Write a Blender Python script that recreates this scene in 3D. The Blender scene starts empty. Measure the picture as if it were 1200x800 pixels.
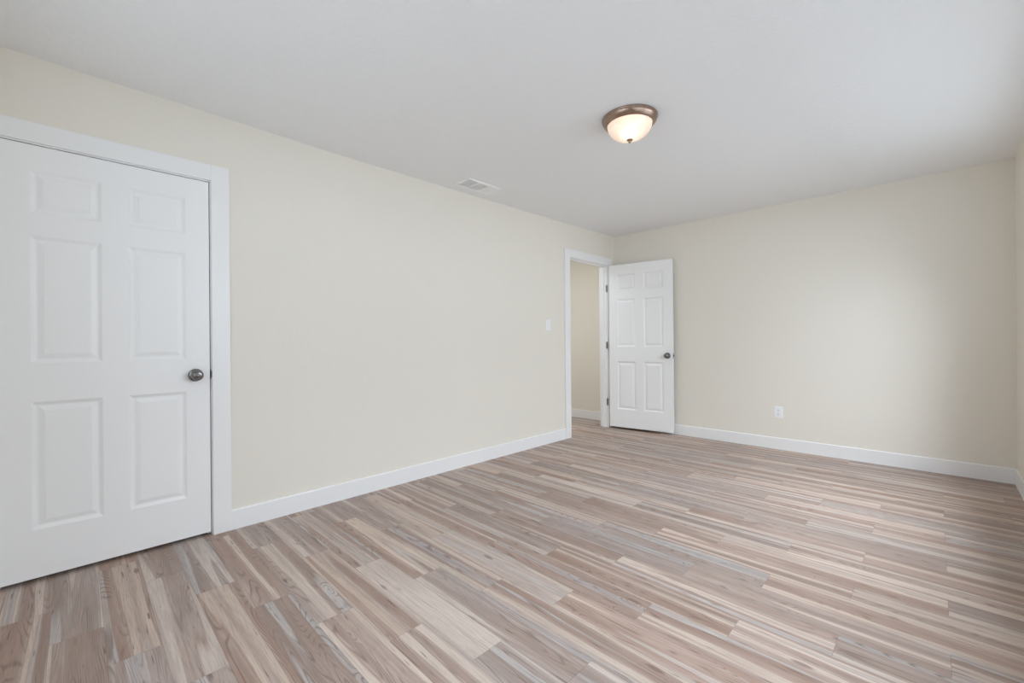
import bpy, bmesh, math
from math import sin, cos, pi, radians
from mathutils import Vector, Matrix

scene = bpy.context.scene
C = scene.collection

# ------------------------------------------------------------------ camera, light, exposure
H = 2.44                       # ceiling height
XL, XR = -2.9793, 0.4288       # left and right wall faces
YB, YF = 4.9343, -0.40         # back wall face, wall behind the camera
CAM_Z = 1.097
YAW, PITCH, ROLL = 0.7783, 0.0010, -0.0084

cam_data = bpy.data.cameras.new('camera')
cam = bpy.data.objects.new('camera', cam_data)
C.objects.link(cam)
cam_data.sensor_width = 36.0
cam_data.lens = 503.4655 * 36.0 / 1200.0
cam_data.clip_start = 0.01
fw = Vector((-sin(YAW) * cos(PITCH), cos(YAW) * cos(PITCH), sin(PITCH)))
rt0 = Vector((cos(YAW), sin(YAW), 0))
up0 = rt0.cross(fw)
rt = rt0 * cos(ROLL) + up0 * sin(ROLL)
up = -rt0 * sin(ROLL) + up0 * cos(ROLL)
m3 = Matrix((rt, up, -fw)).transposed()
cam.matrix_world = Matrix.Translation((0, 0, CAM_Z)) @ m3.to_4x4()
scene.camera = cam

vs = scene.view_settings
scene.display_settings.display_device = 'sRGB'
vs.view_transform = 'Standard'
vs.look = 'None'
vs.gamma = 1.0
vs.use_curve_mapping = False
vs.exposure = 0.05

world = bpy.data.worlds.new('world')
scene.world = world
world.use_nodes = True
bg = world.node_tree.nodes['Background']
# overcast sky above the horizon, sunlit pale ground below it
SKY, GROUND = 0.45, 2.3
wt = world.node_tree
w_tc = wt.nodes.new('ShaderNodeTexCoord')
w_sep = wt.nodes.new('ShaderNodeSeparateXYZ')
w_ramp = wt.nodes.new('ShaderNodeMapRange')
w_mix = wt.nodes.new('ShaderNodeMix')
w_mix.data_type = 'RGBA'
wt.links.new(w_tc.outputs['Generated'], w_sep.inputs[0])
wt.links.new(w_sep.outputs['Z'], w_ramp.inputs[0])
w_ramp.inputs[1].default_value, w_ramp.inputs[2].default_value = -0.06, 0.10
wt.links.new(w_ramp.outputs[0], w_mix.inputs[0])
w_mix.inputs[6].default_value = (0.785 * GROUND, 0.895 * GROUND, 1.0 * GROUND, 1)
w_mix.inputs[7].default_value = (0.785 * SKY, 0.895 * SKY, 1.0 * SKY, 1)
wt.links.new(w_mix.outputs[2], bg.inputs[0])
bg.inputs[1].default_value = 1.0

scene.cycles.use_denoising = True
scene.cycles.max_bounces = 16
scene.cycles.diffuse_bounces = 10
scene.cycles.glossy_bounces = 6
scene.cycles.transmission_bounces = 8
scene.cycles.sample_clamp_indirect = 6.0
scene.cycles.caustics_reflective = False


def area(name, loc, target, sx, sy, watts, col, spread=180):
    l = bpy.data.lights.new(name, 'AREA')
    l.shape = 'RECTANGLE'
    l.size, l.size_y = sx, sy
    l.energy = watts
    l.color = col
    l.spread = radians(spread)
    o = bpy.data.objects.new(name, l)
    o.location = loc
    o.rotation_euler = (Vector(target) - Vector(loc)).to_track_quat('-Z', 'Y').to_euler()
    C.objects.link(o)
    return o


# openings of the windows out of frame: (y or x range, z range)
WIN_R = (2.35, 4.15, 0.72, 2.08)       # in the right wall, y0 y1 z0 z1
WIN_N = (0.70, 2.10, 0.72, 2.08)       # nearer one in the right wall
WIN_F = (-2.15, -0.35, 0.72, 2.08)     # in the wall behind the camera, x0 x1 z0 z1
area('sky_light_right', (XR + 1.4, 3.25, 2.3), (XR - 0.6, 3.25, 1.1), 3.2, 2.4, 268, (0.80, 0.90, 1.0))
area('sky_light_near', (XR + 1.3, 1.6, 3.0), (XR - 1.1, 1.6, 0.0), 2.2, 1.6, 115, (0.78, 0.89, 1.0))
area('sky_light_behind', (-1.25, YF - 1.3, 2.2), (-1.25, YF + 0.6, 1.2), 3.2, 2.4, 70, (0.80, 0.90, 1.0))
area('hall_fill_light', (-3.62, 3.4, 2.40), (-3.62, 3.4, 0), 0.5, 0.9, 15.5, (0.82, 0.91, 1.0))  # added fill lamp, unseen, brightens the hall beyond the doorway


# ------------------------------------------------------------------ node helpers
class NT:
    def __init__(self, name):
        self.mat = bpy.data.materials.new(name)
        self.mat.use_nodes = True
        self.nt = self.mat.node_tree
        self.bsdf = self.nt.nodes['Principled BSDF']
        self.out = self.nt.nodes['Material Output']

    def node(self, typ, **kw):
        n = self.nt.nodes.new(typ)
        for k, v in kw.items():
            setattr(n, k, v)
        return n

    def put(self, sock, v):
        if isinstance(v, bpy.types.NodeSocket):
            self.nt.links.new(v, sock)
        elif v is not None:
            sock.default_value = v

    def m(self, op, a, b=None, c=None, clamp=False):
        n = self.node('ShaderNodeMath', operation=op, use_clamp=clamp)
        for i, v in enumerate((a, b, c)):
            if v is not None:
                self.put(n.inputs[i], v)
        return n.outputs[0]

    def xyz(self, x, y, z):
        n = self.node('ShaderNodeCombineXYZ')
        for i, v in enumerate((x, y, z)):
            self.put(n.inputs[i], v)
        return n.outputs[0]

    def noise(self, vec, scale, detail=2.0, rough=0.5, dist=0.0):
        n = self.node('ShaderNodeTexNoise')
        self.put(n.inputs['Vector'], vec)
        n.inputs['Scale'].default_value = scale
        n.inputs['Detail'].default_value = detail
        n.inputs['Roughness'].default_value = rough
        n.inputs['Distortion'].default_value = dist
        return n.outputs['Fac']

    def ramp(self, fac, stops, interp='LINEAR'):
        n = self.node('ShaderNodeValToRGB')
        cr = n.color_ramp
        cr.interpolation = interp
        while len(cr.elements) < len(stops):
            cr.elements.new(0.5)
        for e, (p, c) in zip(cr.elements, stops):
            e.position = p
            e.color = c if len(c) == 4 else (*c, 1)
        self.put(n.inputs[0], fac)
        return n.outputs[0]

    def smooth(self, v, a, b, lo=0.0, hi=1.0):
        n = self.node('ShaderNodeMapRange', interpolation_type='SMOOTHSTEP')
        self.put(n.inputs[0], v)
        for i, q in enumerate((a, b, lo, hi)):
            n.inputs[i + 1].default_value = q
        return n.outputs[0]

    def mix(self, fac, a, b, mode='MIX'):
        n = self.node('ShaderNodeMix', data_type='RGBA', blend_type=mode)
        self.put(n.inputs[0], fac)
        self.put(n.inputs[6], a)
        self.put(n.inputs[7], b)
        return n.outputs[2]

    def bump(self, h, strength, dist):
        n = self.node('ShaderNodeBump')
        self.put(n.inputs['Height'], h)
        n.inputs['Strength'].default_value = strength
        n.inputs['Distance'].default_value = dist
        self.nt.links.new(n.outputs[0], self.bsdf.inputs['Normal'])

    def coord(self, which='Object'):
        return self.node('ShaderNodeTexCoord').outputs[which]


def lin(r, g, b):
    f = lambda c: (c / 255 / 12.92) if c / 255 <= 0.04045 else ((c / 255 + 0.055) / 1.055) ** 2.4
    return (f(r), f(g), f(b), 1.0)


def simple(name, col, rough=0.5, metal=0.0, **kw):
    t = NT(name)
    t.bsdf.inputs['Base Color'].default_value = col
    t.bsdf.inputs['Roughness'].default_value = rough
    t.bsdf.inputs['Metallic'].default_value = metal
    for k, v in kw.items():
        t.bsdf.inputs[k].default_value = v
    return t


# ------------------------------------------------------------------ materials
def plaster(name, col, scale, strength, dist, rough, var):
    t = simple(name, col, rough)
    co = t.coord()
    big = t.noise(co, 1.3, 3)
    c2 = tuple(c * (1 - var) for c in col[:3]) + (1,)
    t.put(t.bsdf.inputs['Base Color'], t.mix(big, c2, col))
    h = t.noise(co, scale, 3, 0.6)
    h = t.smooth(h, 0.42, 0.62)
    t.bump(h, strength, dist)
    t.bsdf.inputs['Specular IOR Level'].default_value = 0.25
    return t.mat


M = {}
M['wall'] = plaster('cream_wall_paint', lin(232, 227, 217), 95, 0.16, 0.0025, 0.62, 0.02)
M['hall_wall'] = M['wall']
M['ceiling'] = plaster('textured_ceiling_paint', lin(240, 241, 242), 42, 0.22, 0.004, 0.9, 0.015)
M['closet'] = simple('bare_closet_paint', lin(200, 198, 192), 0.8).mat


def trim_paint():
    t = simple('white_trim_paint', lin(237, 237, 237), 0.36)
    co = t.coord()
    t.bump(t.noise(co, 160, 2), 0.03, 0.001)
    return t.mat


M['trim'] = trim_paint()


def door_paint():
    t = simple('white_door_paint', lin(239, 239, 239), 0.40)
    co = t.coord()
    sp = t.node('ShaderNodeSeparateXYZ')
    t.put(sp.inputs[0], co)
    x, y, z = sp.outputs
    v = t.xyz(t.m('MULTIPLY', x, 16), t.m('MULTIPLY', y, 16), t.m('MULTIPLY', z, 2.4))
    field = t.noise(v, 1.0, 2, 0.45, 0.25)
    rings = t.m('SINE', t.m('MULTIPLY', field, 130))
    fine = t.noise(t.xyz(t.m('MULTIPLY', x, 340), t.m('MULTIPLY', y, 340), t.m('MULTIPLY', z, 12)), 1.0, 2)
    h = t.m('ADD', t.m('MULTIPLY', rings, 0.35), fine)
    t.bump(h, 0.055, 0.0015)
    return t.mat


M['door'] = door_paint()
M['nickel'] = simple('satin_nickel', lin(128, 127, 126), 0.20, 1.0).mat
M['hinge'] = simple('aged_nickel_hinge', lin(128, 124, 116), 0.4, 1.0).mat
M['dark'] = simple('dark_void', (0.012, 0.011, 0.010, 1), 0.9).mat
M['plate'] = simple('white_plastic_plate', lin(240, 241, 243), 0.3).mat
M['slot'] = simple('dark_socket_slot', lin(70, 68, 66), 0.6).mat
M['screw'] = simple('plate_screw_metal', lin(205, 205, 205), 0.35, 0.6).mat
M['vent'] = simple('white_register_enamel', lin(243, 243, 243), 0.45).mat
M['duct_shade'] = simple('duct_shade_grey', lin(52, 52, 51), 0.6, 0.3).mat  # dark colour carries the shade inside the duct


def brushed():
    t = simple('brushed_bronze_nickel', lin(176, 148, 128), 0.30, 1.0)
    co = t.coord()
    n = t.noise(co, 60, 3)
    t.put(t.bsdf.inputs['Base Color'], t.mix(n, lin(142, 119, 105), lin(182, 158, 142)))
    return t.mat


M['bronze'] = brushed()


def alabaster():
    t = NT('frosted_alabaster_glass')
    nt = t.nt
    nt.nodes.remove(t.bsdf)
    co = t.coord()
    n = t.noise(co, 9, 4, 0.6, 1.2)
    col = t.mix(t.smooth(n, 0.35, 0.65), lin(255, 236, 220), lin(255, 247, 238))
    tr = t.node('ShaderNodeBsdfTranslucent')
    t.put(tr.inputs[0], col)
    df = t.node('ShaderNodeBsdfDiffuse')
    t.put(df.inputs[0], col)
    gl = t.node('ShaderNodeBsdfGlossy')
    gl.inputs['Roughness'].default_value = 0.25
    em = t.node('ShaderNodeEmission')
    t.put(em.inputs[0], t.mix(1.0, col, lin(255, 241, 228), 'MULTIPLY'))
    em.inputs[1].default_value = 0.20
    a = t.node('ShaderNodeMixShader')
    a.inputs[0].default_value = 0.45
    nt.links.new(tr.outputs[0], a.inputs[1])
    nt.links.new(df.outputs[0], a.inputs[2])
    b = t.node('ShaderNodeMixShader')
    b.inputs[0].default_value = 0.05
    nt.links.new(a.outputs[0], b.inputs[1])
    nt.links.new(gl.outputs[0], b.inputs[2])
    s = t.node('ShaderNodeAddShader')
    nt.links.new(b.outputs[0], s.inputs[0])
    nt.links.new(em.outputs[0], s.inputs[1])
    nt.links.new(s.outputs[0], t.out.inputs[0])
    return t.mat


M['glass_bowl'] = alabaster()


def pane():
    t = simple('clear_window_glass', (1, 1, 1, 1), 0.0)
    nt = t.nt
    tp = t.node('ShaderNodeBsdfTransparent')
    gl = t.node('ShaderNodeBsdfGlossy')
    gl.inputs['Roughness'].default_value = 0.02
    mx = t.node('ShaderNodeMixShader')
    mx.inputs[0].default_value = 0.05
    nt.links.new(tp.outputs[0], mx.inputs[1])
    nt.links.new(gl.outputs[0], mx.inputs[2])
    nt.links.new(mx.outputs[0], t.out.inputs[0])
    return t.mat


M['pane'] = pane()


def bulb_mat():
    t = NT('lit_bulb')
    e = t.node('ShaderNodeEmission')
    e.inputs[0].default_value = (1.0, 0.85, 0.68, 1)
    e.inputs[1].default_value = 1.6
    t.nt.links.new(e.outputs[0], t.out.inputs[0])
    return t.mat


M['bulb'] = bulb_mat()


def floor_mat():
    t = NT('vinyl_plank_floor')
    W, L = 0.1467, 0.88
    sp = t.node('ShaderNodeSeparateXYZ')
    t.put(sp.inputs[0], t.coord())
    x, y, _ = sp.outputs
    rowf = t.m('DIVIDE', t.m('SUBTRACT', y, 1.977), W)
    row = t.m('FLOOR', rowf)
    v = t.m('SUBTRACT', rowf, row)
    xs = t.m('DIVIDE', t.m('SUBTRACT', t.m('SUBTRACT', x, 0.03), t.m('MULTIPLY', row, L / 3)), L)
    pid = t.m('FLOOR', xs)
    u = t.m('SUBTRACT', xs, pid)
    wn = t.node('ShaderNodeTexWhiteNoise', noise_dimensions='3D')
    t.put(wn.inputs['Vector'], t.xyz(row, pid, 3.7))
    sc = t.node('ShaderNodeSeparateColor')
    t.put(sc.inputs[0], wn.outputs['Color'])
    r1, r2, r3 = sc.outputs[0], sc.outputs[1], sc.outputs[2]
    r4 = wn.outputs['Value']
    px = t.m('ADD', x, t.m('MULTIPLY', r1, 37))
    py = t.m('ADD', y, t.m('MULTIPLY', r2, 23))
    pz = t.m('MULTIPLY', r3, 11)
    # broad bands along the board: heartwood, sapwood, grey stain
    wob = t.noise(t.xyz(t.m('MULTIPLY', px, 1.6), t.m('MULTIPLY', py, 7), pz), 1.0, 2)
    pyw = t.m('ADD', py, t.m('MULTIPLY', wob, 0.020))
    band = t.noise(t.xyz(t.m('MULTIPLY', px, 0.28), t.m('MULTIPLY', pyw, 13), pz), 1.0, 1.2, 0.4)
    band = t.m('ADD', band, t.m('MULTIPLY', t.m('SUBTRACT', r4, 0.5), 0.10))
    heart, rose, tan = lin(146, 122, 108), lin(159, 130, 114), lin(172, 150, 137)
    cream, grey, pale = lin(194, 175, 160), lin(163, 153, 150), lin(182, 171, 165)
    brown2 = lin(153, 131, 119)
    col = t.ramp(band, [(0.27, grey), (0.34, pale), (0.365, heart), (0.43, rose), (0.475, brown2), (0.505, tan),
                        (0.53, rose), (0.552, cream), (0.605, cream), (0.635, tan), (0.67, pale), (0.71, heart)])
    # slow change of tone along the board
    tone = t.noise(t.xyz(t.m('MULTIPLY', px, 1.6), t.m('MULTIPLY', py, 6), t.m('ADD', pz, 5)), 1.0, 3)
    col = t.mix(t.smooth(tone, 0.40, 0.72, 0, 0.6), col, tan)
    # cathedral growth rings, bent round the knots
    vo = t.node('ShaderNodeTexVoronoi')
    vo.inputs['Scale'].default_value = 1.0
    t.put(vo.inputs['Vector'], t.xyz(t.m('MULTIPLY', px, 2.6), t.m('MULTIPLY', py, 9.5), pz))
    kd = vo.outputs['Distance']
    field = t.noise(t.xyz(t.m('MULTIPLY', px, 0.85), t.m('MULTIPLY', py, 9.5), t.m('ADD', pz, 2)), 1.0, 1.2, 0.4, 0.15)
    field = t.m('ADD', field, t.m('MULTIPLY', t.smooth(kd, 0.0, 0.33, 1, 0), 0.20))
    rg = t.m('FRACT', t.m('MULTIPLY', field, 38))
    line = t.smooth(t.m('ABSOLUTE', t.m('SUBTRACT', rg, 0.5)), 0.0, 0.24, 1, 0)
    heartmask = t.smooth(band, 0.545, 0.50)
    wear = t.noise(t.xyz(t.m('MULTIPLY', px, 4), t.m('MULTIPLY', py, 30), pz), 1.0, 2)
    line = t.m('MULTIPLY', line, t.smooth(wear, 0.40, 0.60, 0.15, 1.0))
    lf = t.m('MULTIPLY', line, t.m('MULTIPLY_ADD', heartmask, 0.58, 0.08))
    col = t.mix(lf, col, lin(112, 88, 76))
    # knots
    kn = t.smooth(kd, 0.05, 0.12, 1, 0)
    kn = t.m('MULTIPLY', kn, t.m('GREATER_THAN', vo.outputs['Color'], 0.35))
    col = t.mix(t.m('MULTIPLY', kn, 0.7), col, lin(112, 88, 76))
    # short dark resin streaks
    st = t.noise(t.xyz(t.m('MULTIPLY', px, 6), t.m('MULTIPLY', py, 95), t.m('ADD', pz, 9)), 1.0, 2, 0.5)
    col = t.mix(t.smooth(st, 0.67, 0.75, 0, 0.8), col, lin(92, 76, 70))
    # fine fibre
    fb = t.noise(t.xyz(t.m('MULTIPLY', px, 9), t.m('MULTIPLY', py, 420), pz), 1.0, 2, 0.6)
    col = t.mix(t.smooth(fb, 0.40, 0.70, 0, 0.36), col, lin(120, 98, 88))
    # board to board difference
    hs = t.node('ShaderNodeHueSaturation')
    t.put(hs.inputs['Color'], col)
    t.put(hs.inputs['Value'], t.m('MULTIPLY_ADD', r3, 0.16, 1.03))
    t.put(hs.inputs['Saturation'], t.m('MULTIPLY_ADD', r1, 0.30, 0.66))
    col = hs.outputs[0]
    # joints
    jv = t.m('MULTIPLY', t.m('MINIMUM', v, t.m('SUBTRACT', 1.0, v)), W)
    ju = t.m('MULTIPLY', t.m('MINIMUM', u, t.m('SUBTRACT', 1.0, u)), L)
    j = t.smooth(t.m('MINIMUM', jv, ju), 0.0003, 0.0016, 1, 0)
    col = t.mix(t.m('MULTIPLY', j, 0.35), col, lin(92, 76, 70))
    t.put(t.bsdf.inputs['Base Color'], col)
    t.put(t.bsdf.inputs['Roughness'], t.m('MULTIPLY_ADD', fb, 0.14, 0.40))
    t.bsdf.inputs['Specular IOR Level'].default_value = 0.25
    h = t.m('SUBTRACT', t.m('MULTIPLY', fb, 0.5), t.m('ADD', t.m('MULTIPLY', line, 0.3), j))
    t.bump(h, 0.12, 0.0012)
    return t.mat


M['floor'] = floor_mat()


# ------------------------------------------------------------------ mesh helpers
def bx(bm, x0, x1, y0, y1, z0, z1, bev=0.0, seg=2):
    vs_ = [bm.verts.new((x, y, z)) for x in (x0, x1) for y in (y0, y1) for z in (z0, z1)]
    fs = [(0, 1, 3, 2), (4, 6, 7, 5), (0, 4, 5, 1), (2, 3, 7, 6), (0, 2, 6, 4), (1, 5, 7, 3)]
    faces = [bm.faces.new([vs_[i] for i in f]) for f in fs]
    if bev:
        es = list({e for f in faces for e in f.edges})
        bmesh.ops.bevel(bm, geom=es, offset=bev, segments=seg, affect='EDGES', profile=0.5)


def lathe(bm, prof, steps=48, mat=None):
    """profile of (radius, height) turned about z"""
    rings = []
    for r, z in prof:
        if r < 1e-6:
            rings.append([bm.verts.new((0, 0, z))])
        else:
            rings.append([bm.verts.new((r * cos(2 * pi * k / steps), r * sin(2 * pi * k / steps), z)) for k in range(steps)])
    for a, b in zip(rings, rings[1:]):
        for k in range(steps):
            n = (k + 1) % steps
            if len(a) == 1 and len(b) == 1:
                continue
            if len(a) == 1:
                bm.faces.new((a[0], b[k], b[n]))
            elif len(b) == 1:
                bm.faces.new((a[k], b[0], a[n]))
            else:
                bm.faces.new((a[k], b[k], b[n], a[n]))
    if mat is not None:
        bmesh.ops.transform(bm, matrix=mat, verts=[v for r in rings for v in r])


def obj(name, bm, mat, parent=None, smooth=False, loc=None, **props):
    bmesh.ops.recalc_face_normals(bm, faces=bm.faces[:])
    me = bpy.data.meshes.new(name)
    bm.to_mesh(me)
    bm.free()
    for m_ in (mat if isinstance(mat, (list, tuple)) else [mat]):
        me.materials.append(m_)
    o = bpy.data.objects.new(name, me)
    C.objects.link(o)
    if smooth:
        for p in me.polygons:
            p.use_smooth = True
    if parent is not None:
        o.parent = parent
    if loc is not None:
        o.location = loc
    for k, v in props.items():
        o[k] = v
    return o


def box_obj(name, mat, boxes, parent=None, bev=0.0, **props):
    bm = bmesh.new()
    for b in boxes:
        bx(bm, *b, bev=bev)
    return obj(name, bm, mat, parent, **props)


def struct(name, mat, boxes, label, cat, bev=0.0):
    return box_obj(name, mat, boxes, None, bev, kind='structure', label=label, category=cat)


# ------------------------------------------------------------------ the room shell
TH = 0.10                     # partition thickness
HX, HYB, HYF = -4.35, 5.09, 2.60    # hall far side, hall end wall, hall near end
WT = H + 0.06                 # wall tops run up behind the ceiling

# floor
bm = bmesh.new()
bx(bm, HX - 0.1, XR + TH, YF - TH, HYB + 0.1, -0.06, 0.0)
obj('floor', bm, M['floor'], kind='structure', category='floor',
    label='wood-look plank floor in brown, tan and grey boards running across the room')


# ceiling: an old, slightly uneven board ceiling
def sag(y):
    pts = [(-0.6, 0.007), (0.3, -0.004), (1.3, -0.017), (2.6, -0.014), (3.7, -0.004), (4.9, 0.010), (5.3, 0.012)]
    if y <= pts[0][0]:
        return pts[0][1]
    for (a, p), (b, q) in zip(pts, pts[1:]):
        if y <= b:
            s = (y - a) / (b - a)
            s = s * s * (3 - 2 * s)
            return p + (q - p) * s
    return pts[-1][1]


def ceil_z(x, y):
    w = min(1.0, max(0.0, (0.2 - x) / 2.2))
    return H + sag(y) * w


bm = bmesh.new()
nx, ny = 24, 44
x0, x1, y0, y1 = HX - 0.1, XR + TH, YF - TH, HYB + 0.1
grid = [[bm.verts.new((x0 + (x1 - x0) * i / nx, y0 + (y1 - y0) * j / ny, 0)) for j in range(ny + 1)] for i in range(nx + 1)]
for rw in grid:
    for v_ in rw:
        v_.co.z = ceil_z(v_.co.x, v_.co.y)
for i in range(nx):
    for j in range(ny):
        bm.faces.new((grid[i][j], grid[i][j + 1], grid[i + 1][j + 1], grid[i + 1][j]))
geom = bmesh.ops.extrude_face_region(bm, geom=bm.faces[:])
for e in geom['geom']:
    if isinstance(e, bmesh.types.BMVert):
        e.co.z = H + 0.10
obj('ceiling', bm, M['ceiling'], kind='structure', category='ceiling',
    label='plain white textured ceiling over the whole room')

# door openings in the left wall
D1 = dict(y0=-0.256, y1=0.540, zb=0.020, zt=2.030)     # closet door leaf
D2 = dict(y0=3.966, y1=4.751, zt=2.056)                # clear opening to the hall
o1 = (D1['y0'] - 0.022, D1['y1'] + 0.022, D1['zt'] + 0.022)
o2 = (D2['y0'] - 0.018, D2['y1'] + 0.018, D2['zt'] + 0.018)
a_, b_ = XL - TH, XL
struct('wall_left', M['wall'], [
    (a_, b_, YF - TH, o1[0], 0, WT), (a_, b_, o1[0], o1[1], o1[2], WT), (a_, b_, o1[1], o2[0], 0, WT),
    (a_, b_, o2[0], o2[1], o2[2], WT), (a_, b_, o2[1], HYB, 0, WT)],
    'long cream left wall with the closet door and the hall doorway', 'wall')
struct('wall_back', M['wall'], [(XL, XR + TH, YB, YB + TH, 0, WT)],
       'cream far wall behind the open door and the outlet', 'wall')
y0, y1, z0, z1 = WIN_R
n0, n1 = WIN_N[:2]
struct('wall_right', M['wall'], [
    (XR, XR + TH, YF - TH, n0, 0, WT), (XR, XR + TH, n1, y0, 0, WT), (XR, XR + TH, y1, YB, 0, WT),
    (XR, XR + TH, y0, y1, 0, z0), (XR, XR + TH, y0, y1, z1, WT), (XR, XR + TH, n0, n1, 0, z0), (XR, XR + TH, n0, n1, z1, WT)],
    'sliver of cream right wall at the right edge', 'wall')
x0, x1, z0, z1 = WIN_F
struct('wall_front', M['wall'], [
    (XL, x0, YF - TH, YF, 0, WT), (x1, XR, YF - TH, YF, 0, WT), (x0, x1, YF - TH, YF, 0, z0), (x0, x1, YF - TH, YF, z1, WT)],
    'cream wall behind the camera', 'wall')
struct('wall_hall_end', M['hall_wall'], [(HX - 0.1, XL - TH, HYB, HYB + 0.1, 0, WT)],
       'cream hall wall seen through the open doorway', 'wall')
struct('wall_hall_side', M['hall_wall'], [
    (HX - 0.1, HX, HYF, HYB, 0, WT), (HX, XL - TH, HYF - 0.1, HYF, 0, WT)],
    'cream far side of the hall beyond the doorway', 'wall')
struct('wall_closet', M['closet'], [
    (XL - 0.75, XL - 0.70, -0.5, 0.95, 0, WT), (XL - 0.70, XL - TH, -0.5, -0.45, 0, WT), (XL - 0.70, XL - TH, 0.90, 0.95, 0, WT)],
    'closet walls behind the closed white door', 'wall')


# windows out of frame (they let the daylight in)
def window(name, axis, p, rng, label):
    u0, u1, z0_, z1_ = rng
    def B(ua, ub, da, db, za, zb):
        return (da, db, ua, ub, za, zb) if axis == 'x' else (ua, ub, da, db, za, zb)
    s = 1 if axis == 'x' else -1
    d0, d1 = sorted((p + s * 0.03, p + s * 0.08))
    fr = 0.045
    um = (u0 + u1) / 2
    w = struct(name, M['trim'], [
        B(u0, u0 + fr, d0, d1, z0_, z1_), B(u1 - fr, u1, d0, d1, z0_, z1_),
        B(u0 + fr, u1 - fr, d0, d1, z0_, z0_ + fr), B(u0 + fr, u1 - fr, d0, d1, z1_ - fr, z1_),
        B(um - 0.025, um + 0.025, d0, d1, z0_ + fr, z1_ - fr)], label, 'window')
    dm = (d0 + d1) / 2
    box_obj('pane', M['pane'], [B(u0 + fr, um - 0.025, dm - 0.002, dm + 0.002, z0_ + fr, z1_ - fr)], w)
    box_obj('pane', M['pane'], [B(um + 0.025, u1 - fr, dm - 0.002, dm + 0.002, z0_ + fr, z1_ - fr)], w)
    return w


window('window_1', 'x', XR, WIN_R, 'wide white window in the right wall beyond the camera')
window('window_3', 'x', XR, WIN_N, 'white window in the right wall beside the camera')
window('window_2', 'y', YF, WIN_F, 'white window in the wall behind the camera')


# ------------------------------------------------------------------ trim: casings with jambs, baseboards
BB_H, BB_T = 0.116, 0.013
CAS_T = 0.016


def baseboard(name, pts, label):
    """run of board along p->q, thickness to the left of the direction"""
    bm = bmesh.new()
    for (ax, ay), (bx_, by_) in pts:
        d = Vector((bx_ - ax, by_ - ay, 0)).normalized()
        n = Vector((-d.y, d.x, 0))
        prof = [(0, 0), (BB_T, 0), (BB_T, BB_H - 0.006), (BB_T - 0.002, BB_H - 0.002), (BB_T - 0.006, BB_H), (0, BB_H)]
        e = []
        for P in (Vector((ax, ay, 0)), Vector((bx_, by_, 0))):
            e.append([bm.verts.new(P + n * t_ + Vector((0, 0, z))) for t_, z in prof])
        k = len(prof)
        for i in range(k):
            bm.faces.new((e[0][i], e[0][(i + 1) % k], e[1][(i + 1) % k], e[1][i]))
        bm.faces.new(e[0])
        bm.faces.new(e[1][::-1])
    return obj(name, bm, M['trim'], kind='structure', label=label, category='baseboard')


C1 = (D1['y0'] - 0.009, D1['y1'] + 0.009, 0.090)     # casing inner edges and width
C2 = (D2['y0'] - 0.005, D2['y1'] + 0.005, 0.096)
baseboard('baseboard_left', [((XL, C2[0] - C2[2]), (XL, C1[1] + C1[2]))],
          'white baseboard along the left wall between the two door casings')
baseboard('baseboard_back', [((XR - BB_T, YB), (XL + 0.0, YB))], 'white baseboard along the far wall')
baseboard('baseboard_right', [((XR, YF), (XR, YB))], 'white baseboard along the right wall in the corner')
baseboard('baseboard_front', [((XL, YF), (XR - BB_T, YF))], 'white baseboard on the wall behind the camera')
baseboard('baseboard_hall', [((XL - TH, HYB), (HX, HYB))], 'white baseboard along the hall wall beyond the doorway')


def casing_boxes(c, zt, hw):
    yi0, yi1, w = c
    return [(XL, XL + CAS_T, yi0 - w, yi0, 0, zt + hw), (XL, XL + CAS_T, yi1, yi1 + w, 0, zt + hw),
            (XL, XL + CAS_T, yi0, yi1, zt, zt + hw)]


# closet casing
t1 = struct('trim_1', M['trim'], casing_boxes(C1, D1['zt'] + 0.010, 0.091),
            'white casing around the closed closet door', 'door casing', bev=0.002)
g = 0.0045
jt = D1['zt'] + g
box_obj('jamb', M['trim'], [
    (XL - TH, XL, D1['y0'] - 0.022, D1['y0'] - g, 0, jt + 0.019),
    (XL - TH, XL, D1['y1'] + g, D1['y1'] + 0.022, 0, jt + 0.019),
    (XL - TH, XL, D1['y0'] - g, D1['y1'] + g, jt, jt + 0.019)], t1)
box_obj('door_stop', M['trim'], [
    (XL - 0.075, XL - 0.040, D1['y1'] - 0.010, D1['y1'] + g, 0, jt),
    (XL - 0.075, XL - 0.040, D1['y0'] - g, D1['y0'] + 0.010, 0, jt),
    (XL - 0.075, XL - 0.040, D1['y0'] + 0.010, D1['y1'] - 0.010, jt - 0.012, jt)], t1)
KZ = 0.925
box_obj('strike_plate', M['hinge'], [(XL - 0.030, XL + 0.0035, D1['y1'] + g - 0.0012, D1['y1'] + g + 0.0005, KZ - 0.028, KZ + 0.028),
                                   (XL, XL + 0.0035, D1['y1'] + g - 0.001, D1['y1'] + g + 0.005, KZ - 0.017, KZ + 0.017)],
        t1, label='nickel strike plate')

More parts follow.
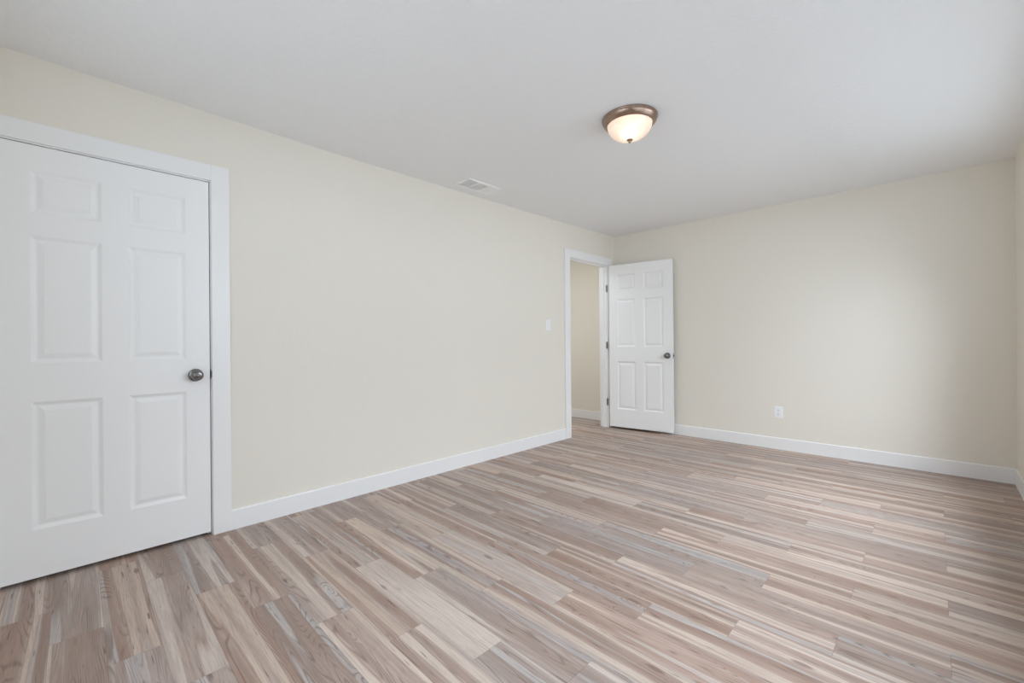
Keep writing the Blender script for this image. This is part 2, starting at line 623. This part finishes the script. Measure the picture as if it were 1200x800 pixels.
# hall doorway casing
t2 = struct('trim_2', M['trim'], casing_boxes(C2, D2['zt'] + 0.005, 0.090),
            'white casing around the open hall doorway', 'door casing', bev=0.002)
box_obj('jamb', M['trim'], [
    (XL - TH - 0.004, XL, o2[0], D2['y0'], 0, D2['zt'] + 0.018),
    (XL - TH - 0.004, XL, D2['y1'], o2[1], 0, D2['zt'] + 0.018),
    (XL - TH - 0.004, XL, D2['y0'], D2['y1'], D2['zt'], D2['zt'] + 0.018)], t2)
box_obj('door_stop', M['trim'], [
    (XL - 0.080, XL - 0.040, D2['y1'] - 0.011, D2['y1'], 0, D2['zt']),
    (XL - 0.080, XL - 0.040, D2['y0'], D2['y0'] + 0.011, 0, D2['zt']),
    (XL - 0.080, XL - 0.040, D2['y0'] + 0.011, D2['y1'] - 0.011, D2['zt'] - 0.011, D2['zt'])], t2)
box_obj('casing', M['trim'], [
    (XL - TH - CAS_T, XL - TH, C2[0] - 0.09, C2[0], 0, D2['zt'] + 0.095),
    (XL - TH - CAS_T, XL - TH, C2[1], C2[1] + 0.09, 0, D2['zt'] + 0.095),
    (XL - TH - CAS_T, XL - TH, C2[0], C2[1], D2['zt'] + 0.005, D2['zt'] + 0.095)], t2)


# ------------------------------------------------------------------ six panel doors
def six_panel_leaf(w, h, rows, th=0.035):
    """leaf from s=0 (hinge edge) to s=w, z 0..h, faces at n=0 and n=-th; coords (s, n, z)"""
    st = 0.108 * w / 0.796
    pw = 0.241 * w / 0.796
    cols = [(st, st + pw), (w - st - pw, w - st)]
    bm = bmesh.new()
    ss = sorted({0, w, *[c for cc in cols for c in cc]})
    zz = sorted({0, h, *[r for rr in rows for r in rr]})
    prof = [(0.0, 0.0), (0.003, -0.0015), (0.013, -0.0075), (0.018, -0.0092), (0.023, -0.0085), (0.040, -0.0034), (0.0425, -0.0036), (0.0432, -0.0018)]
    for face, sg in ((0.0, 1), (-th, -1)):
        for i in range(len(ss) - 1):
            for j in range(len(zz) - 1):
                s0, s1, a, b = ss[i], ss[i + 1], zz[j], zz[j + 1]
                if (s0, s1) in cols and (a, b) in rows:
                    loops = []
                    for d, n in prof:
                        loops.append([bm.verts.new((p, face + sg * n, q)) for p, q in
                                      ((s0 + d, a + d), (s1 - d, a + d), (s1 - d, b - d), (s0 + d, b - d))])
                    for l0, l1 in zip(loops, loops[1:]):
                        for k in range(4):
                            bm.faces.new((l0[k], l0[(k + 1) % 4], l1[(k + 1) % 4], l1[k]))
                    bm.faces.new(loops[-1])
                else:
                    bm.faces.new([bm.verts.new((p, face, q)) for p, q in ((s0, a), (s1, a), (s1, b), (s0, b))])
    for i in range(len(ss) - 1):
        for z in (0, h):
            bm.faces.new([bm.verts.new(c) for c in ((ss[i], 0, z), (ss[i + 1], 0, z), (ss[i + 1], -th, z), (ss[i], -th, z))])
    for j in range(len(zz) - 1):
        for s in (0, w):
            bm.faces.new([bm.verts.new(c) for c in ((s, 0, zz[j]), (s, 0, zz[j + 1]), (s, -th, zz[j + 1]), (s, -th, zz[j]))])
    bmesh.ops.remove_doubles(bm, verts=bm.verts[:], dist=1e-6)
    return bm


def knob_bm(axis_mat):
    axis_mat = axis_mat @ Matrix.Scale(1.06, 4)
    bm = bmesh.new()
    lathe(bm, [(0.0, 0.0), (0.033, 0.0), (0.0335, 0.003), (0.031, 0.0065), (0.022, 0.009), (0.014, 0.011), (0.0115, 0.014),
               (0.0115, 0.026), (0.015, 0.031), (0.022, 0.036), (0.0265, 0.043), (0.0275, 0.050), (0.0255, 0.057), (0.020, 0.0625),
               (0.013, 0.0650), (0.0115, 0.0645), (0.0105, 0.0655), (0.0, 0.0662)], 40, axis_mat)
    return bm


def keyhole_bm(axis_mat):
    axis_mat = axis_mat @ Matrix.Scale(1.06, 4)
    bm = bmesh.new()
    lathe(bm, [(0.0, 0.0660), (0.0075, 0.0660), (0.0075, 0.0668), (0.006, 0.0672), (0.0, 0.0672)], 24, axis_mat)
    return bm


def hinge_bm(z, pin, leafdirs):
    bm = bmesh.new()
    lathe(bm, [(0, -0.045), (0.005, -0.045), (0.0055, -0.043), (0.0055, 0.043), (0.005, 0.045), (0.003, 0.050), (0, 0.051)], 16,
          Matrix.Translation((pin[0], pin[1], z)))
    return bm


Z_ROWS = [(0.242 - 0.02, 0.836 - 0.02), (1.017 - 0.02, 1.609 - 0.02), (1.714 - 0.02, 1.916 - 0.02)]
AX_P = Matrix.Rotation(-pi / 2, 4, 'X')      # lathe z -> +n (y)
AX_N = Matrix.Rotation(pi / 2, 4, 'X')       # lathe z -> -n

# closet door: hinged at y0, closed, face flush with the wall; local (s,n,z) -> world (+y, +x, z) needs a mirror, so build with s along y
w1 = D1['y1'] - D1['y0']
bm = six_panel_leaf(w1, D1['zt'] - D1['zb'], Z_ROWS)
# local frame: s -> +y, n -> +x (a reflection, baked into the mesh)
S = Matrix(((0, 1, 0, 0), (1, 0, 0, 0), (0, 0, 1, 0), (0, 0, 0, 1)))
bmesh.ops.transform(bm, matrix=S, verts=bm.verts[:])
d1 = obj('door_1', bm, M['door'], None, loc=(XL, D1['y0'], D1['zb']), kind='structure', category='door',
         label='large closed white six-panel closet door at the left')
KS1, KH = w1 - 0.067, KZ - D1['zb']
for mm, nm in ((AX_P, 1), (AX_N @ Matrix.Identity(4), -1)):
    off = Matrix.Translation((KS1, 0.0 if nm > 0 else -0.035, KH))
    bm = knob_bm(S @ off @ mm)
    kb = obj('door_knob', bm, M['nickel'], d1, smooth=True, label='round satin nickel knob')
    if nm > 0:
        bm = keyhole_bm(S @ off @ mm)
        obj('knob_button', bm, M['hinge'], kb, smooth=True)
bm = bmesh.new()
bx(bm, -0.030, -0.006, w1 - 0.0005, w1 + 0.0012, KH - 0.028, KH + 0.028)
bx(bm, -0.024, -0.010, w1, w1 + 0.0028, KH - 0.007, KH + 0.007)
obj('latch', bm, M['hinge'], d1, label='small nickel latch')

# hall door: hinged on the far jamb, swung about 98 degrees into the room
ALPHA = radians(8.5)
PIN = Vector((XL + 0.031, 4.772, 0))
w2, zb2, zt2 = 0.781, 0.027, 2.046
hd = obj('door_2', six_panel_leaf(w2, zt2 - zb2, [(a + 0.0, b + 0.0) for a, b in Z_ROWS]), M['door'], None,
         kind='structure', category='door', label='white six-panel hall door standing open against the far wall')
# local s along the leaf, +n towards the back wall when open; the face at n=-th is towards the camera
hd.location = (PIN.x, PIN.y, zb2)
hd.rotation_euler = (0, 0, ALPHA)
for v_ in hd.data.vertices:
    v_.co.x += 0.004
    v_.co.y -= 0.007
KS2, KH2 = 0.004 + w2 - 0.061, 0.922 - zb2
for mm, nn in ((AX_N, -0.042), (AX_P, -0.007)):
    kb = obj('door_knob', knob_bm(Matrix.Translation((KS2, nn, KH2)) @ mm), M['nickel'], hd, smooth=True, label='round satin nickel knob')
bm = bmesh.new()
bx(bm, 0.004 + w2 - 0.0005, 0.004 + w2 + 0.0012, -0.036, -0.013, KH2 - 0.028, KH2 + 0.028)
bx(bm, 0.004 + w2, 0.004 + w2 + 0.010, -0.031, -0.018, KH2 - 0.008, KH2 + 0.008, bev=0.002)
obj('latch', bm, M['nickel'], hd, label='small nickel latch bolt')
ca, sa = cos(-ALPHA), sin(-ALPHA)
for hz in (0.325, 1.045, 1.765):
    bm = hinge_bm(hz - zb2, (0, 0), None)
    hg = obj('hinge', bm, M['hinge'], hd, smooth=True, label='nickel butt hinge')
    # leaf on the door edge
    bm = bmesh.new()
    bx(bm, 0.0015, 0.0045, -0.038, -0.003, hz - zb2 - 0.044, hz - zb2 + 0.044)
    obj('hinge_leaf', bm, M['hinge'], hg)
    # leaf on the jamb
    bm = bmesh.new()
    jx0, jx1 = XL - 0.014 - PIN.x, XL + 0.004 - PIN.x
    jy = D2['y1'] - PIN.y
    vs0 = []
    bx(bm, jx0, jx1, jy - 0.0025, jy + 0.0005, hz - zb2 - 0.044, hz - zb2 + 0.044)
    bx(bm, jx1 - 0.002, jx1 + 0.001, jy - 0.0025, 0.0, hz - zb2 - 0.044, hz - zb2 + 0.044)
    bmesh.ops.transform(bm, matrix=Matrix.Rotation(-ALPHA, 4, 'Z'), verts=bm.verts[:])
    obj('hinge_leaf', bm, M['hinge'], hg)


# ------------------------------------------------------------------ ceiling light
LX, LY = -1.299, 2.338
LZ = ceil_z(LX, LY)
lamp = bpy.data.objects.new('ceiling_light', None)
C.objects.link(lamp)
lamp.location = (LX, LY, LZ)
lamp['label'] = 'lit flush ceiling light with bronze rim and frosted glass bowl'
lamp['category'] = 'ceiling light'
bm = bmesh.new()
lathe(bm, [(0.0, 0.002), (0.159, 0.002), (0.1610, -0.001), (0.1612, -0.007), (0.1590, -0.0095), (0.1595, -0.012), (0.1570, -0.020),
           (0.1500, -0.031), (0.1410, -0.040), (0.1370, -0.0435), (0.1335, -0.0440), (0.1320, -0.041), (0.1320, -0.034), (0.10, -0.012), (0.0, -0.012)], 72)
obj('canopy', bm, M['bronze'], lamp, smooth=True, label='brushed bronze rim')
bm = bmesh.new()
prof = []
for k in range(19):
    a = pi / 2 * k / 18
    prof.append((0.1310 * cos(a) ** 0.90 if k < 18 else 0.0, -0.036 - 0.092 * sin(a) ** 1.05))
lathe(bm, prof, 72)
bowl = obj('glass_bowl', bm, M['glass_bowl'], lamp, smooth=True, label='frosted glass bowl glowing warm white')
bm = bmesh.new()
lathe(bm, [(0.0, -0.122), (0.013, -0.1225), (0.0175, -0.1245), (0.0185, -0.1275), (0.0165, -0.1315), (0.0100, -0.1345), (0.0065, -0.1370),
           (0.0080, -0.1400), (0.0080, -0.1435), (0.0045, -0.1470), (0.0, -0.1480)], 32)
obj('finial', bm, M['bronze'], lamp, smooth=True)
bm = bmesh.new()
lathe(bm, [(0.0, -0.012), (0.014, -0.012), (0.014, -0.030), (0.022, -0.040), (0.028, -0.052), (0.026, -0.066), (0.016, -0.076), (0.0, -0.080)], 28, Matrix.Translation((0.024, -0.042, 0.016)))
obj('light_bulb', bm, M['bulb'], lamp, smooth=True)
pl = bpy.data.lights.new('bulb_light', 'POINT')
pl.energy = 0.36
pl.color = (1.0, 0.91, 0.82)
pl.shadow_soft_size = 0.03
po = bpy.data.objects.new('bulb_light', pl)
C.objects.link(po)
po.parent = lamp
po.location = (0.024, -0.042, -0.080)

# ------------------------------------------------------------------ ceiling air register
vx0, vx1, vy0, vy1 = -2.868, -2.676, 2.236, 2.602
vz = ceil_z((vx0 + vx1) / 2, (vy0 + vy1) / 2)
vent = bpy.data.objects.new('air_vent', None)
C.objects.link(vent)
vent.location = ((vx0 + vx1) / 2, (vy0 + vy1) / 2, vz)
vent['label'] = 'white louvred air vent in the ceiling near the left wall'
vent['category'] = 'vent'
hx_, hy_ = (vx1 - vx0) / 2, (vy1 - vy0) / 2
fl = 0.026
zt_, zb_ = 0.003, -0.007
box_obj('frame', M['vent'], [
    (-hx_, -hx_ + fl, -hy_, hy_, zb_, zt_), (hx_ - fl, hx_, -hy_, hy_, zb_, zt_),
    (-hx_ + fl, hx_ - fl, -hy_, -hy_ + fl, zb_, zt_), (-hx_ + fl, hx_ - fl, hy_ - fl, hy_, zb_, zt_)], vent, bev=0.0015)
iy0, iy1 = -hy_ + fl, hy_ - fl
seg3 = (iy1 - iy0) / 3
for k in (1, 2):
    box_obj('divider', M['vent'], [(-hx_ + fl, hx_ - fl, iy0 + seg3 * k - 0.004, iy0 + seg3 * k + 0.004, zb_, zt_)], vent)
for k, ang in enumerate((31, 60, -42)):
    bm = bmesh.new()
    a0, a1 = iy0 + seg3 * k + 0.004, iy0 + seg3 * (k + 1) - 0.004
    n = (7, 8, 8)[k]
    for q in range(n):
        yc = a0 + (a1 - a0) * (q + 0.5) / n
        r = radians(ang)
        hw = (0.0050, 0.0058, 0.0062)[k]
        dy, dz = hw * cos(r), hw * sin(r)
        ty, tz = -sin(r) * 0.0006, cos(r) * 0.0006
        vv = []
        for xx in (-hx_ + fl, hx_ - fl):
            for sy_, st_ in ((-1, -1), (1, -1), (1, 1), (-1, 1)):
                vv.append(bm.verts.new((xx, yc + sy_ * dy + st_ * ty, -0.002 + sy_ * dz + st_ * tz)))
        for f in ((0, 1, 2, 3), (4, 7, 6, 5), (0, 4, 5, 1), (1, 5, 6, 2), (2, 6, 7, 3), (3, 7, 4, 0)):
            bm.faces.new([vv[i] for i in f])
    obj('louvre', bm, M['vent'], vent)
box_obj('duct_shade', M['duct_shade'], [(-hx_ + fl, hx_ - fl, iy0, iy1, 0.0012, 0.0028)], vent)  # flat dark plate behind the louvres, stands in for the shaded duct depth

# ------------------------------------------------------------------ switch and outlet
sw = bpy.data.objects.new('light_switch', None)
C.objects.link(sw)
sw.location = (XL, 3.577, 1.276)
sw['label'] = 'white light switch on the left wall beside the hall doorway'
sw['category'] = 'light switch'
box_obj('cover_plate', M['plate'], [(-0.001, 0.006, -0.036, 0.036, -0.058, 0.058)], sw, bev=0.002)
bm = bmesh.new()
bx(bm, 0.0, 0.0075, -0.006, 0.006, -0.013, 0.013)
bx(bm, -0.002, 0.015, -0.0045, 0.0045, -0.004, 0.004, bev=0.0015)
bmesh.ops.rotate(bm, cent=(0, 0, 0), matrix=Matrix.Rotation(radians(18), 3, 'Y'), verts=bm.verts[8:])
obj('toggle', bm, M['plate'], sw)
for sz in (-0.030, 0.030):
    bm = bmesh.new()
    lathe(bm, [(0, 0.0055), (0.0032, 0.0055), (0.0030, 0.0068), (0.0, 0.0072)], 16, Matrix.Translation((0, 0, sz)) @ Matrix.Rotation(pi / 2, 4, 'Y'))
    obj('screw', bm, M['screw'], sw)

ot = bpy.data.objects.new('power_outlet', None)
C.objects.link(ot)
ot.location = (-1.124, YB, 0.371)
ot['label'] = 'white duplex power outlet low on the far wall'
ot['category'] = 'outlet'
box_obj('cover_plate', M['plate'], [(-0.036, 0.036, -0.007, 0.001, -0.058, 0.058)], ot, bev=0.002)
for oz in (-0.0195, 0.0195):
    bm = bmesh.new()
    lathe(bm, [(0, 0.006), (0.0165, 0.006), (0.0168, 0.0085), (0.016, 0.0092), (0.0, 0.0092)], 32,
          Matrix.Translation((0, 0, oz)) @ Matrix.Rotation(pi / 2, 4, 'X') @ Matrix.Diagonal((1, 0.86, 1, 1)))
    so = obj('socket', bm, M['plate'], ot)
    box_obj('slot', M['slot'], [(-0.0075, -0.0050, -0.0097, -0.0085, oz - 0.001, oz + 0.008),
                               (0.0050, 0.0072, -0.0097, -0.0085, oz, oz + 0.008),
                               (-0.0025, 0.0025, -0.0097, -0.0085, oz - 0.010, oz - 0.005)], so)
bm = bmesh.new()
lathe(bm, [(0, 0.006), (0.0032, 0.006), (0.0030, 0.0078), (0.0, 0.0082)], 16, Matrix.Rotation(pi / 2, 4, 'X'))
obj('screw', bm, M['screw'], ot)
